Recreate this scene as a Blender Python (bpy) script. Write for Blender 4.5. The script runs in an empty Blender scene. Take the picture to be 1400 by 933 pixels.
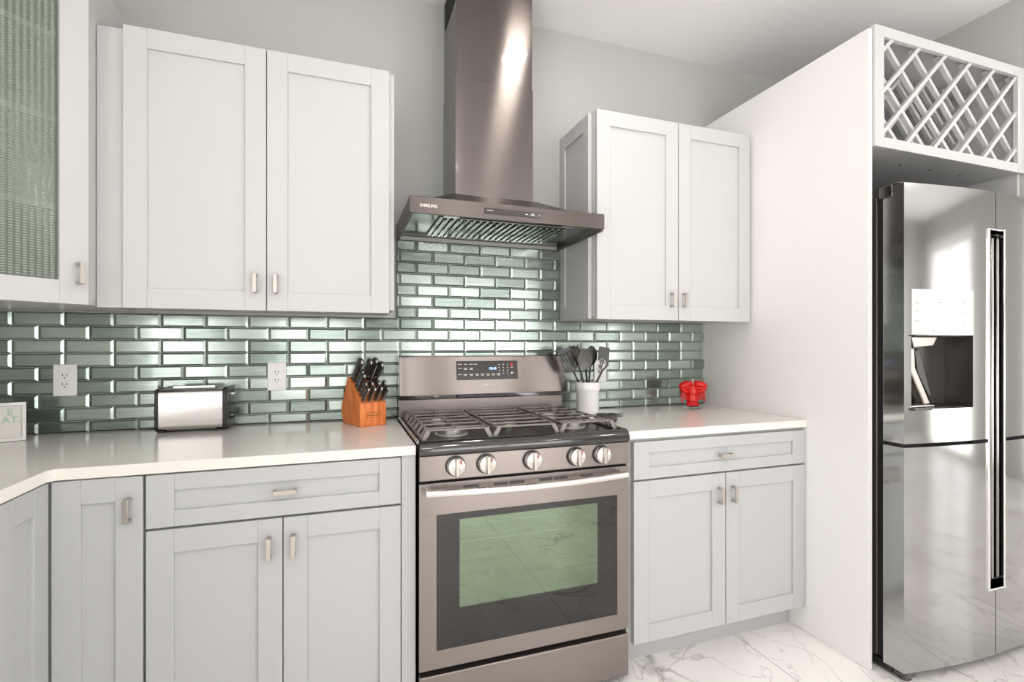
import bpy, bmesh, math, random
from mathutils import Vector, Matrix, Euler
random.seed(4)
S = bpy.context.scene
COL = S.collection
R = math.radians

# ------------------------------------------------------------------ camera
cd = bpy.data.cameras.new('camera'); cam = bpy.data.objects.new('camera', cd); COL.objects.link(cam)
cam.location = (-0.6208, -2.2267, 1.2329)
cam.rotation_euler = (R(90), 0, R(-19.03))
cd.sensor_width = 36; cd.lens = 36 * 672.3 / 1400; cd.shift_y = 6.4 / 1400; cd.clip_start = .02
S.camera = cam
# ------------------------------------------------------------------ exposure
S.view_settings.view_transform = 'Standard'; S.view_settings.look = 'None'
S.view_settings.gamma = 1; S.view_settings.use_curve_mapping = False
S.view_settings.exposure = 0.74
S.cycles.use_denoising = True
S.cycles.max_bounces = 10; S.cycles.diffuse_bounces = 6; S.cycles.glossy_bounces = 5
S.cycles.transparent_max_bounces = 10; S.cycles.transmission_bounces = 6
S.cycles.sample_clamp_indirect = 8; S.cycles.caustics_reflective = False; S.cycles.caustics_refractive = False
# ------------------------------------------------------------------ world: overcast daylight outside the windows
W = bpy.data.worlds.new('daylight'); S.world = W; W.use_nodes = True
nt = W.node_tree; nt.nodes.clear()
wo = nt.nodes.new('ShaderNodeOutputWorld'); bg = nt.nodes.new('ShaderNodeBackground')
tc = nt.nodes.new('ShaderNodeTexCoord'); sp = nt.nodes.new('ShaderNodeSeparateXYZ'); cr = nt.nodes.new('ShaderNodeValToRGB')
nt.links.new(tc.outputs['Generated'], sp.inputs[0]); nt.links.new(sp.outputs['Z'], cr.inputs[0])
e = cr.color_ramp.elements
e[0].position = 0.0; e[0].color = (1.9, 1.86, 1.84, 1); e[1].position = .12; e[1].color = (1, .975, .98, 1)
nt.links.new(cr.outputs[0], bg.inputs[0]); bg.inputs[1].default_value = 2.1
nt.links.new(bg.outputs[0], wo.inputs[0])
# ------------------------------------------------------------------ light openings (portals guide daylight through each window)
CEIL = 2.79; XL = -1.97; XR = 5.4; YF = -5.2
WINS = [  # axis wall, fixed coord, a0, a1, z0, z1
    ('x', XL, -4.4, -2.1, 0.03, 2.38),  # unseen opening, enlarged to light the end panel, floor and ceiling
    ('y', YF, 0.35, 2.35, 0.02, 2.25),
    ('y', YF, -1.5, -0.5, 0.55, 2.2),  # unseen opening, sill lowered so tiles left of the range mirror daylight
    ('y', YF, 3.4, 4.6, 0.60, 2.25),  # added out of view to brighten the right side and its reflections
    ('x', XR, -4.9, -3.55, 0.03, 2.40),
    ('x', XR, -2.0, -0.7, 0.03, 2.40),
]
for i, (ax, c, a0, a1, z0, z1) in enumerate(WINS):
    ld = bpy.data.lights.new('window_portal', 'AREA'); ld.shape = 'RECTANGLE'; ld.size = a1 - a0; ld.size_y = z1 - z0
    ld.cycles.is_portal = True
    lo = bpy.data.objects.new('window_portal', ld); COL.objects.link(lo)
    if ax == 'x':
        s = 1 if c < 0 else -1
        lo.location = (c - s * .07, (a0 + a1) / 2, (z0 + z1) / 2)
        lo.rotation_euler = (R(90), 0, R(-90 * s))
    else:
        lo.location = ((a0 + a1) / 2, c - .07, (z0 + z1) / 2)
        lo.rotation_euler = (R(90), 0, R(180)) if c > 0 else (R(-90), 0, R(180))
DOWN = [(.253, -.770), (-1.05, -2.5), (.253, -2.5), (1.75, -2.5), (-1.05, -4.1), (.253, -4.1), (1.75, -4.1), (3.6, -1.6), (3.6, -3.6)]

# ------------------------------------------------------------------ materials
def lin(c):
    return tuple(((v / 255) / 12.92 if v / 255 <= .04045 else ((v / 255 + .055) / 1.055) ** 2.4) for v in c) + (1,)
def new(name):
    m = bpy.data.materials.new(name); m.use_nodes = True
    return m, m.node_tree.nodes, m.node_tree.links, m.node_tree.nodes['Principled BSDF']
def mat(name, rgb, rough=.5, metal=0, spec=.5, coat=0, aniso=0, anrot=0, emit=None, estr=0, trans=0, ior=1.5, bump=None):
    m, N, L, b = new(name)
    b.inputs['Base Color'].default_value = lin(rgb); b.inputs['Roughness'].default_value = rough
    b.inputs['Metallic'].default_value = metal; b.inputs['Specular IOR Level'].default_value = spec
    b.inputs['Coat Weight'].default_value = coat; b.inputs['Coat Roughness'].default_value = .05
    b.inputs['Transmission Weight'].default_value = trans; b.inputs['IOR'].default_value = ior
    if aniso:
        b.inputs['Anisotropic'].default_value = aniso; b.inputs['Anisotropic Rotation'].default_value = anrot
        t = N.new('ShaderNodeTangent'); t.direction_type = 'UV_MAP'; t.uv_map = 'UVMap'; L.new(t.outputs[0], b.inputs['Tangent'])
    if emit: b.inputs['Emission Color'].default_value = lin(emit); b.inputs['Emission Strength'].default_value = estr
    if bump:  # (scale xyz, strength, distance)
        tx = N.new('ShaderNodeTexCoord'); mp = N.new('ShaderNodeMapping'); mp.inputs['Scale'].default_value = bump[0]
        n = N.new('ShaderNodeTexNoise'); n.inputs['Scale'].default_value = 1; n.inputs['Detail'].default_value = 3
        bu = N.new('ShaderNodeBump'); bu.inputs['Strength'].default_value = bump[1]; bu.inputs['Distance'].default_value = bump[2]
        L.new(tx.outputs['Object'], mp.inputs[0]); L.new(mp.outputs[0], n.inputs[0]); L.new(n.outputs[0], bu.inputs['Height']); L.new(bu.outputs[0], b.inputs['Normal'])
    return m
M = {}
M['wall'] = mat('wall paint', (184, 185, 180), .6, spec=.3, bump=((60, 60, 60), .1, .001))
M['ceiling'] = mat('ceiling paint', (240, 239, 238), .8, spec=.2)
M['white'] = mat('white cabinet lacquer', (198, 198, 197), .38, spec=.4)
M['panel'] = mat('white panel laminate', (236, 235, 233), .45, spec=.4)
M['grey'] = mat('grey cabinet lacquer', (186, 188, 188), .4, spec=.4)
M['dark'] = mat('dark gap', (22, 22, 22), .6)
M['steel'] = mat('brushed black stainless', (148, 140, 135), .3, 1, aniso=.75, anrot=.25)
M['hood'] = mat('brushed hood steel', (100, 94, 90), .25, 1, aniso=.975, anrot=.25, coat=.6)
M['canopy'] = mat('brushed hood canopy steel', (104, 97, 93), .3, 1, aniso=.8, anrot=.25)
M['enamel'] = mat('black enamel cooktop', (24, 23, 22), .3, spec=.35)
M['fridge'] = mat('polished fridge steel', (178, 178, 177), .1, 1, aniso=.3, bump=((2, 2, .8), .08, .01))
M['fridge_side'] = mat('fridge door edge steel', (150, 146, 140), .14, 1)
M['fridge_body'] = mat('fridge body grey', (88, 84, 80), .3, .6)
M['chrome'] = mat('chrome', (235, 235, 235), .08, 1)
M['nickel'] = mat('brushed nickel', (190, 184, 176), .28, 1)
M['silver'] = mat('bright satin metal', (222, 220, 216), .25, 1)
M['blackgloss'] = mat('black gloss enamel', (26, 25, 24), .08, spec=.8, coat=.6)
M['blackplastic'] = mat('black plastic', (38, 36, 35), .4)
M['iron'] = mat('cast iron', (140, 133, 128), .38, .35, bump=((300, 300, 300), .15, .0005))
M['burner'] = mat('burner aluminium', (190, 186, 180), .35, .8)
M['cap'] = mat('burner cap', (90, 87, 84), .35, .3)
M['dkpanel'] = mat('dark control glass', (62, 58, 55), .15, spec=.6)
M['print'] = mat('printed legend', (225, 225, 222), .5)
M['redprint'] = mat('red legend', (196, 40, 48), .4)
M['digits'] = mat('display digits', (120, 160, 255), .5, emit=(150, 185, 255), estr=2.5)
M['cavity'] = mat('oven cavity enamel', (150, 154, 150), .4)
M['outlet'] = mat('white outlet plastic', (240, 240, 238), .3)
M['crock'] = mat('white glazed ceramic', (240, 239, 237), .12, spec=.6)
M['nylon'] = mat('black nylon', (44, 44, 44), .3, spec=.5)
M['nylongrey'] = mat('grey nylon', (98, 96, 92), .35, spec=.5)
M['glassdish'] = mat('smoky dish metal', (110, 108, 104), .18, .7)
M['red'] = mat('red glazed resin', (205, 16, 10), .2, spec=.5)
M['clear'] = mat('clear glass', (240, 245, 243), .03, trans=1, ior=1.45)
M['dispwhite'] = mat('white touch glass', (205, 213, 210), .1, spec=.4)
M['dispdark'] = mat('dispenser recess', (76, 74, 71), .22, .5)
M['paper'] = mat('sign paper', (226, 224, 218), .7)
M['palegreen'] = mat('pale green ink', (176, 205, 188), .7)
M['palegrey'] = mat('pale grey ink', (186, 190, 184), .7)
M['grout'] = mat('grout', (176, 178, 170), .8)
M['lamp'] = mat('lamp diffuser', (255, 255, 255), .5, emit=(255, 246, 243), estr=78)
M['hoodunder'] = mat('polished hood underside', (140, 145, 136), .16, 1)
M['purple'] = M['chrome']
M['frame'] = mat('window frame white', (236, 236, 234), .4)
M['islandwhite'] = mat('island white', (236, 236, 234), .4)
M['trim'] = mat('baseboard white', (238, 237, 235), .4)

def m_tile():
    m, N, L, b = new('green glass tile')
    at = N.new('ShaderNodeAttribute'); at.attribute_name = 'tint'
    tx = N.new('ShaderNodeTexCoord'); mp = N.new('ShaderNodeMapping'); mp.inputs['Scale'].default_value = (3, 3, 40)
    n = N.new('ShaderNodeTexNoise'); n.inputs['Scale'].default_value = 3; n.inputs['Detail'].default_value = 4
    L.new(tx.outputs['Object'], mp.inputs[0]); L.new(mp.outputs[0], n.inputs[0])
    ad = N.new('ShaderNodeMath'); ad.operation = 'MULTIPLY_ADD'; ad.inputs[1].default_value = .45
    L.new(n.outputs[0], ad.inputs[0]); L.new(at.outputs['Fac'], ad.inputs[2])
    cr = N.new('ShaderNodeValToRGB'); e = cr.color_ramp.elements
    e[0].position = .2; e[0].color = lin((118, 134, 124)); e[1].position = .95; e[1].color = lin((190, 203, 194))
    L.new(ad.outputs[0], cr.inputs[0]); L.new(cr.outputs[0], b.inputs['Base Color'])
    b.inputs['Roughness'].default_value = .18; b.inputs['Metallic'].default_value = .72
    b.inputs['Specular IOR Level'].default_value = .7; b.inputs['Coat Weight'].default_value = .8; b.inputs['Coat Roughness'].default_value = .06
    n2 = N.new('ShaderNodeTexNoise'); n2.inputs['Scale'].default_value = 9
    bu = N.new('ShaderNodeBump'); bu.inputs['Strength'].default_value = .12; bu.inputs['Distance'].default_value = .004
    L.new(tx.outputs['Object'], n2.inputs[0]); L.new(n2.outputs[0], bu.inputs['Height'])
    L.new(bu.outputs[0], b.inputs['Normal']); L.new(bu.outputs[0], b.inputs['Coat Normal'])
    return m
M['tile'] = m_tile()
def m_marble():
    m, N, L, b = new('marble floor tile')
    tx = N.new('ShaderNodeTexCoord'); mp = N.new('ShaderNodeMapping'); mp.inputs['Rotation'].default_value = (0, 0, .5); mp.inputs['Location'].default_value = (3.1, .4, 0)
    L.new(tx.outputs['Object'], mp.inputs[0])
    col = None
    def vein(scale, width, dark, detail, dist, loc):
        mp2 = N.new('ShaderNodeMapping'); mp2.inputs['Location'].default_value = loc; mp2.inputs['Scale'].default_value = (1, .55, 1)
        L.new(mp.outputs[0], mp2.inputs[0])
        n = N.new('ShaderNodeTexNoise'); n.inputs['Scale'].default_value = scale; n.inputs['Detail'].default_value = detail; n.inputs['Distortion'].default_value = dist
        L.new(mp2.outputs[0], n.inputs[0])
        s = N.new('ShaderNodeMath'); s.operation = 'SUBTRACT'; s.inputs[1].default_value = .5; L.new(n.outputs[0], s.inputs[0])
        a = N.new('ShaderNodeMath'); a.operation = 'ABSOLUTE'; L.new(s.outputs[0], a.inputs[0])
        r = N.new('ShaderNodeMapRange'); r.inputs[1].default_value = 0; r.inputs[2].default_value = width; r.inputs[3].default_value = dark; r.inputs[4].default_value = 0
        L.new(a.outputs[0], r.inputs[0]); return r.outputs[0]
    v1 = vein(1.6, .012, .8, 5, .9, (0, 0, 0)); v2 = vein(3.7, .01, .35, 6, .6, (5, 2, 0)); v3 = vein(1.1, .10, .16, 3, .4, (1, 7, 0))
    msk = N.new('ShaderNodeTexNoise'); msk.inputs['Scale'].default_value = 1.7; L.new(mp.outputs[0], msk.inputs[0])
    mr = N.new('ShaderNodeMapRange'); mr.inputs[1].default_value = .42; mr.inputs[2].default_value = .6; L.new(msk.outputs[0], mr.inputs[0])
    mu = N.new('ShaderNodeMath'); mu.operation = 'MULTIPLY'; L.new(v1, mu.inputs[0]); L.new(mr.outputs[0], mu.inputs[1])
    a1 = N.new('ShaderNodeMath'); a1.operation = 'ADD'; a1.use_clamp = True; L.new(mu.outputs[0], a1.inputs[0]); L.new(v2, a1.inputs[1])
    a2 = N.new('ShaderNodeMath'); a2.operation = 'ADD'; a2.use_clamp = True; L.new(a1.outputs[0], a2.inputs[0]); L.new(v3, a2.inputs[1])
    mx = N.new('ShaderNodeMix'); mx.data_type = 'RGBA'; mx.inputs[6].default_value = lin((250, 247, 243)); mx.inputs[7].default_value = lin((140, 136, 132))
    L.new(a2.outputs[0], mx.inputs[0])
    # grout joints: tiles .62 x 1.24
    se = N.new('ShaderNodeSeparateXYZ'); L.new(tx.outputs['Object'], se.inputs[0])
    def joint(out, off, per, w):
        a = N.new('ShaderNodeMath'); a.operation = 'ADD'; a.inputs[1].default_value = off; L.new(out, a.inputs[0])
        p = N.new('ShaderNodeMath'); p.operation = 'PINGPONG'; p.inputs[1].default_value = per / 2; L.new(a.outputs[0], p.inputs[0])
        c = N.new('ShaderNodeMath'); c.operation = 'LESS_THAN'; c.inputs[1].default_value = w; L.new(p.outputs[0], c.inputs[0]); return c.outputs[0]
    jx = joint(se.outputs['X'], 6.2 - .485, .62, .0014); jy = joint(se.outputs['Y'], 12.4 + 1.45, 1.24, .0014)
    j = N.new('ShaderNodeMath'); j.operation = 'MAXIMUM'; L.new(jx, j.inputs[0]); L.new(jy, j.inputs[1])
    mx2 = N.new('ShaderNodeMix'); mx2.data_type = 'RGBA'; mx2.inputs[7].default_value = lin((128, 126, 122))
    L.new(j.outputs[0], mx2.inputs[0]); L.new(mx.outputs[2], mx2.inputs[6]); L.new(mx2.outputs[2], b.inputs['Base Color'])
    b.inputs['Roughness'].default_value = .16
    return m
M['marble'] = m_marble()
def m_quartz():
    m, N, L, b = new('speckled white quartz')
    tx = N.new('ShaderNodeTexCoord'); v = N.new('ShaderNodeTexNoise'); v.inputs['Scale'].default_value = 260; v.inputs['Detail'].default_value = 2
    v.inputs['Scale'].default_value = 420; L.new(tx.outputs['Object'], v.inputs[0])
    cr = N.new('ShaderNodeValToRGB'); e = cr.color_ramp.elements
    e[0].position = .30; e[0].color = lin((206, 202, 195)); e[1].position = .40; e[1].color = lin((232, 229, 222))
    x = cr.color_ramp.elements.new(.66); x.color = lin((232, 229, 222)); x = cr.color_ramp.elements.new(.72); x.color = lin((246, 244, 240))
    L.new(v.outputs[0], cr.inputs[0]); L.new(cr.outputs[0], b.inputs['Base Color']); b.inputs['Roughness'].default_value = .16
    return m
M['quartz'] = m_quartz()
def m_wood():
    m, N, L, b = new('orange stained wood')
    tx = N.new('ShaderNodeTexCoord'); mp = N.new('ShaderNodeMapping'); mp.inputs['Scale'].default_value = (40, 40, 5)
    n = N.new('ShaderNodeTexNoise'); n.inputs['Scale'].default_value = 2; n.inputs['Detail'].default_value = 4; n.inputs['Distortion'].default_value = .6
    L.new(tx.outputs['Object'], mp.inputs[0]); L.new(mp.outputs[0], n.inputs[0])
    cr = N.new('ShaderNodeValToRGB'); e = cr.color_ramp.elements
    e[0].position = .3; e[0].color = lin((208, 102, 42)); e[1].position = .7; e[1].color = lin((244, 150, 82))
    L.new(n.outputs[0], cr.inputs[0]); L.new(cr.outputs[0], b.inputs['Base Color']); b.inputs['Roughness'].default_value = .4
    return m
M['wood'] = m_wood()
def m_mixglass(name, tint, fac, rough, gcol, bump=False, extra=None):
    """thin pane: transparent mixed with a glossy reflection"""
    m, N, L, b = new(name); N.remove(b); out = N['Material Output']
    t = N.new('ShaderNodeBsdfTransparent'); t.inputs[0].default_value = lin(tint)
    g = N.new('ShaderNodeBsdfGlossy'); g.inputs[0].default_value = lin(gcol); g.inputs['Roughness'].default_value = rough
    mx = N.new('ShaderNodeMixShader'); mx.inputs[0].default_value = fac
    L.new(t.outputs[0], mx.inputs[1]); L.new(g.outputs[0], mx.inputs[2])
    last = mx.outputs[0]
    if extra:   # diffuse body of patterned glass
        d = N.new('ShaderNodeBsdfDiffuse'); d.inputs[0].default_value = lin(extra[0]); m2 = N.new('ShaderNodeMixShader'); m2.inputs[0].default_value = extra[1]
        L.new(last, m2.inputs[1]); L.new(d.outputs[0], m2.inputs[2]); last = m2.outputs[0]
    if bump:    # small pressed bumps in columns
        tx = N.new('ShaderNodeTexCoord'); mp = N.new('ShaderNodeMapping'); mp.inputs['Scale'].default_value = (1 / .0105, 1, 1 / .0085)
        L.new(tx.outputs['UV'], mp.inputs[0]); mp.inputs['Scale'].default_value = (1 / .0150, 1 / .0072, 1)
        v = N.new('ShaderNodeTexVoronoi'); v.inputs['Scale'].default_value = 1; v.inputs['Randomness'].default_value = 0; v.voronoi_dimensions = '2D'
        L.new(mp.outputs[0], v.inputs[0])
        bu = N.new('ShaderNodeBump'); bu.inputs['Strength'].default_value = 1; bu.inputs['Distance'].default_value = .002
        L.new(v.outputs['Distance'], bu.inputs['Height']); L.new(bu.outputs[0], g.inputs['Normal'])
        if extra:
            L.new(bu.outputs[0], d.inputs['Normal'])
            mr = N.new('ShaderNodeMapRange'); mr.inputs[1].default_value = .2; mr.inputs[2].default_value = .38; mr.inputs[3].default_value = .42; mr.inputs[4].default_value = .10
            L.new(v.outputs['Distance'], mr.inputs[0]); L.new(mr.outputs[0], m2.inputs[0])
    L.new(last, out.inputs[0]); return m
M['pane'] = m_mixglass('window pane', (250, 250, 250), .08, .0, (255, 255, 255))
M['ovenglass'] = m_mixglass('coated oven glass', (205, 222, 202), .30, .012, (196, 214, 192))
M['ovenborder'] = mat('black oven glass border', (20, 18, 17), .015, spec=.5, coat=.3, ior=1.6)
M['texglass'] = m_mixglass('patterned cabinet glass', (218, 226, 214), .12, .15, (215, 222, 214), True, ((188, 198, 186), .14))

# ------------------------------------------------------------------ mesh helpers
def wloc(o):
    v = Vector((0, 0, 0))
    while o: v += o.location; o = o.parent
    return v
def props(o, label=None, cat=None, group=None, kind=None):
    if label: o['label'] = label
    if cat: o['category'] = cat
    if group: o['group'] = group
    if kind: o['kind'] = kind
    return o
def thing(name, loc, label, cat, group=None):
    o = bpy.data.objects.new(name, None); COL.objects.link(o); o.location = loc; o.empty_display_size = .05
    return props(o, label, cat, group)
class B:
    def __init__(s): s.bm = bmesh.new()
    def box(s, x0, x1, y0, y1, z0, z1):
        if x0 > x1: x0, x1 = x1, x0
        if y0 > y1: y0, y1 = y1, y0
        if z0 > z1: z0, z1 = z1, z0
        v = [s.bm.verts.new(p) for p in ((x0, y0, z0), (x1, y0, z0), (x1, y1, z0), (x0, y1, z0), (x0, y0, z1), (x1, y0, z1), (x1, y1, z1), (x0, y1, z1))]
        for f in ((0, 3, 2, 1), (4, 5, 6, 7), (0, 1, 5, 4), (1, 2, 6, 5), (2, 3, 7, 6), (3, 0, 4, 7)): s.bm.faces.new([v[i] for i in f])
        return s
    def loft(s, rings, cap=True, closed=False):
        rs = [[s.bm.verts.new(p) for p in r] for r in rings]; n = len(rs[0])
        seq = list(range(len(rs) - 1)) + ([len(rs) - 1] if closed else [])
        for i in seq:
            a, b = rs[i], rs[(i + 1) % len(rs)]
            for j in range(n): s.bm.faces.new((a[j], a[(j + 1) % n], b[(j + 1) % n], b[j]))
        if cap and not closed:
            s.bm.faces.new(list(reversed(rs[0]))); s.bm.faces.new(rs[-1])
        return s
    def prism(s, pts, axis, a, b):
        def P(p, t):
            return {'x': (t, p[0], p[1]), 'y': (p[0], t, p[1]), 'z': (p[0], p[1], t)}[axis]
        return s.loft([[P(p, a) for p in pts], [P(p, b) for p in pts]])
    def tube(s, path, r, n=8, cap=True, flat=None, up=None):
        path = [Vector(p) for p in path]; rings = []
        rr = r if isinstance(r, (list, tuple)) else [r] * len(path)
        prev = None
        for i, p in enumerate(path):
            t = (path[min(i + 1, len(path) - 1)] - path[max(i - 1, 0)]).normalized()
            if prev is None:
                ref = Vector(up) if up else (Vector((0, 0, 1)) if abs(t.z) < .9 else Vector((1, 0, 0)))
                u = (ref - t * ref.dot(t)).normalized()
            else: u = (prev - t * prev.dot(t)).normalized()
            prev = u; w = t.cross(u); f = flat or 1
            rings.append([p + (u * math.cos(2 * math.pi * k / n) + w * math.sin(2 * math.pi * k / n) * f) * rr[i] for k in range(n)])
        return s.loft(rings, cap)
    def ring(s, c, Rm, r, axis='z', n=32, m=8, arc=None):
        c = Vector(c); rings = []
        for k in range(n):
            a = 2 * math.pi * k / n; d = Vector((math.cos(a), math.sin(a), 0)); z = Vector((0, 0, 1))
            if axis == 'y': d = Vector((math.cos(a), 0, math.sin(a))); z = Vector((0, 1, 0))
            rings.append([c + d * (Rm + r * math.cos(2 * math.pi * j / m)) + z * r * math.sin(2 * math.pi * j / m) for j in range(m)])
        return s.loft(rings, False, True)
    def lathe(s, c, prof, axis='z', n=32, sx=1, sy=1):
        c = Vector(c); rings = []
        for (r, h) in prof:
            ring = []
            for k in range(n):
                a = 2 * math.pi * k / n; x, y = math.cos(a) * r * sx, math.sin(a) * r * sy
                v = Vector((x, y, h)) if axis == 'z' else (Vector((x, -h, y)) if axis == 'y' else Vector((h, x, y)))
                ring.append(c + v)
            rings.append(ring)
        return s.loft(rings)
    def ell(s, c, rx, ry, rz, mtx=None, n=16, m=10):
        prof = []; rings = []
        for i in range(m + 1):
            a = -math.pi / 2 + math.pi * (i + .0) / m; rad = max(math.cos(a), .02)
            ring = []
            for k in range(n):
                b = 2 * math.pi * k / n
                v = Vector((rad * math.cos(b) * rx, rad * math.sin(b) * ry, math.sin(a) * rz))
                if mtx: v = mtx @ v
                ring.append(Vector(c) + v)
            rings.append(ring)
        return s.loft(rings)
    def xf(s, m): bmesh.ops.transform(s.bm, matrix=m, verts=s.bm.verts); return s
    def add(s, other, m=None):
        me = bpy.data.meshes.new('tmp'); other.bm.to_mesh(me)
        if m: me.transform(m)
        s.bm.from_mesh(me); bpy.data.meshes.remove(me); return s
    def build(s, name, m, parent=None, bevel=0, seg=2, smooth=35, label=None, sub=0, sharp=True):
        bm = s.bm
        bmesh.ops.recalc_face_normals(bm, faces=bm.faces)
        vs = [v.co for v in bm.verts]
        lo = Vector((min(v.x for v in vs), min(v.y for v in vs), min(v.z for v in vs))); hi = Vector((max(v.x for v in vs), max(v.y for v in vs), max(v.z for v in vs)))
        c = (lo + hi) / 2
        if parent is None: c.z = lo.z
        uv = bm.loops.layers.uv.new('UVMap')
        for f in bm.faces:
            n = f.normal
            for l in f.loops:
                p = l.vert.co
                if abs(n.z) > .7: l[uv].uv = (p.x, p.y)
                elif abs(n.x) > abs(n.y) * 1.05: l[uv].uv = (p.y, p.z)
                elif abs(n.y) > abs(n.x) * 1.05: l[uv].uv = (p.x, p.z)
                else: l[uv].uv = (p.x * 1.414, p.z)
        me = bpy.data.meshes.new(name)
        bmesh.ops.translate(bm, verts=bm.verts, vec=-c)
        bm.to_mesh(me); bm.free()
        if smooth:
            me.polygons.foreach_set('use_smooth', [True] * len(me.polygons)); me.set_sharp_from_angle(angle=R(smooth))
        me.materials.append(M[m] if isinstance(m, str) else m)
        o = bpy.data.objects.new(name, me); COL.objects.link(o)
        if parent: o.parent = parent; o.location = c - wloc(parent)
        else: o.location = c
        if bevel:
            b = o.modifiers.new('bevel', 'BEVEL'); b.width = bevel; b.segments = seg; b.limit_method = 'ANGLE'; b.angle_limit = R(40)
        if sub:
            b = o.modifiers.new('sub', 'SUBSURF'); b.levels = sub; b.render_levels = sub
        if label: o['label'] = label
        return o
def text(s, size, loc, rot=(R(90), 0, 0), depth=.0004, align='LEFT', name='lettering', m='print', parent=None, sx=1, bold=0):
    cu = bpy.data.curves.new('t', 'FONT'); cu.body = s; cu.size = size; cu.extrude = depth; cu.align_x = align; cu.offset = bold
    o = bpy.data.objects.new('t', cu); COL.objects.link(o)
    dg = bpy.context.evaluated_depsgraph_get(); me = bpy.data.meshes.new_from_object(o.evaluated_get(dg))
    bpy.data.objects.remove(o); bpy.data.curves.remove(cu)
    me.transform(Matrix.Translation(loc) @ Euler(rot).to_matrix().to_4x4() @ Matrix.Diagonal((sx, 1, 1, 1)))
    b = B(); b.bm.from_mesh(me); bpy.data.meshes.remove(me)
    if parent is None: return b
    return b.build(name, m, parent, smooth=0)
def copy_tree(o, parent=None):
    c = o.copy(); COL.objects.link(c); c.parent = parent
    for ch in list(o.children): copy_tree(ch, c)
    return c
def rotz(loc, deg): return Matrix.Translation(loc) @ Matrix.Rotation(R(deg), 4, 'Z')

# ================================================================== THE ROOM
def struct(name, b, m, **k):
    o = b.build(name, m, None, **k); o['kind'] = 'structure'; return o
struct('floor', B().box(XL - .1, XR + .1, YF - .1, .1, -.05, 0), 'marble')
struct('ceiling', B().box(XL - .1, XR + .1, YF - .1, .1, CEIL, CEIL + .05), 'ceiling')
struct('wall_back', B().box(XL - .1, XR + .1, 0, .1, 0, CEIL), 'wall')
def wall(name, ax, c, a0, a1, wins):
    b = B(); s = -1 if (c == XL or c == YF) else 1
    def bx(p, q, z0, z1):
        if q - p < .001 or z1 - z0 < .001: return
        if ax == 'x': b.box(c, c + s * .1, p, q, z0, z1)
        else: b.box(p, q, c, c + s * .1, z0, z1)
    wins = sorted(wins); p = a0
    for (w0, w1, z0, z1) in wins:
        bx(p, w0, 0, CEIL); bx(w0, w1, 0, z0); bx(w0, w1, z1, CEIL); p = w1
    bx(p, a1, 0, CEIL)
    struct(name, b, 'wall')
wall('wall_left', 'x', XL, YF, 0, [w[2:] for w in WINS if w[0] == 'x' and w[1] == XL])
wall('wall_right', 'x', XR, YF, 0, [w[2:] for w in WINS if w[0] == 'x' and w[1] == XR])
wall('wall_rear', 'y', YF, XL, XR, [w[2:] for w in WINS if w[0] == 'y'])
struct('wall_alcove', B().box(2.232, 2.33, -.93, 0, 0, CEIL), 'wall')
struct('baseboard_rear', B().box(2.6, XR, YF, YF + .015, 0, .12).box(XL, .15, YF, YF + .015, 0, .12), 'trim')
for i, (ax, c, a0, a1, z0, z1) in enumerate(WINS):
    fr = B(); pn = B(); s = 1 if c in (XL, YF) else -1
    def fb(b, p, q, u, v, d0, d1):
        if ax == 'x': b.box(c + s * d0, c + s * d1, p, q, u, v)
        else: b.box(p, q, c + s * d0, c + s * d1, u, v)
    t = .05
    for (p, q, u, v) in ((a0, a1, z0, z0 + t), (a0, a1, z1 - t, z1), (a0, a0 + t, z0 + t, z1 - t), (a1 - t, a1, z0 + t, z1 - t), ((a0 + a1) / 2 - .03, (a0 + a1) / 2 + .03, z0 + t, z1 - t)):
        fb(fr, p, q, u, v, -.06, .0)
    k = .09   # casing around the opening
    for (p, q, u, v) in ((a0 - k, a1 + k, z1, z1 + k), (a0 - k, a0, max(z0 - k, .0), z1), (a1, a1 + k, max(z0 - k, .0), z1)): fb(fr, p, q, u, v, 0, .018)
    if z0 > .3: fb(fr, a0 - k, a1 + k, z0 - .04, z0, 0, .03)
    fb(pn, a0 + t, a1 - t, z0 + t, z1 - t, -.035, -.03)
    o = struct('window_%d' % (i + 1), fr, 'frame'); pn.build('pane', 'pane', o)
for i, (x, y) in enumerate(DOWN):
    t = thing('recessed_downlight', (x, y, CEIL), 'square recessed ceiling light, one of the grid of lamps set flush in the white ceiling', 'ceiling light', 'recessed ceiling lights')
    B().box(x - .075, x + .075, y - .075, y - .055, CEIL - .006, CEIL).box(x - .075, x + .075, y + .055, y + .075, CEIL - .006, CEIL).box(x - .075, x - .055, y - .055, y + .055, CEIL - .006, CEIL).box(x + .055, x + .075, y - .055, y + .055, CEIL - .006, CEIL).build('trim', 'white', t)
    B().box(x - .055, x + .055, y - .055, y + .055, CEIL - .004, CEIL - .001).build('diffuser', 'lamp', t)

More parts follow.
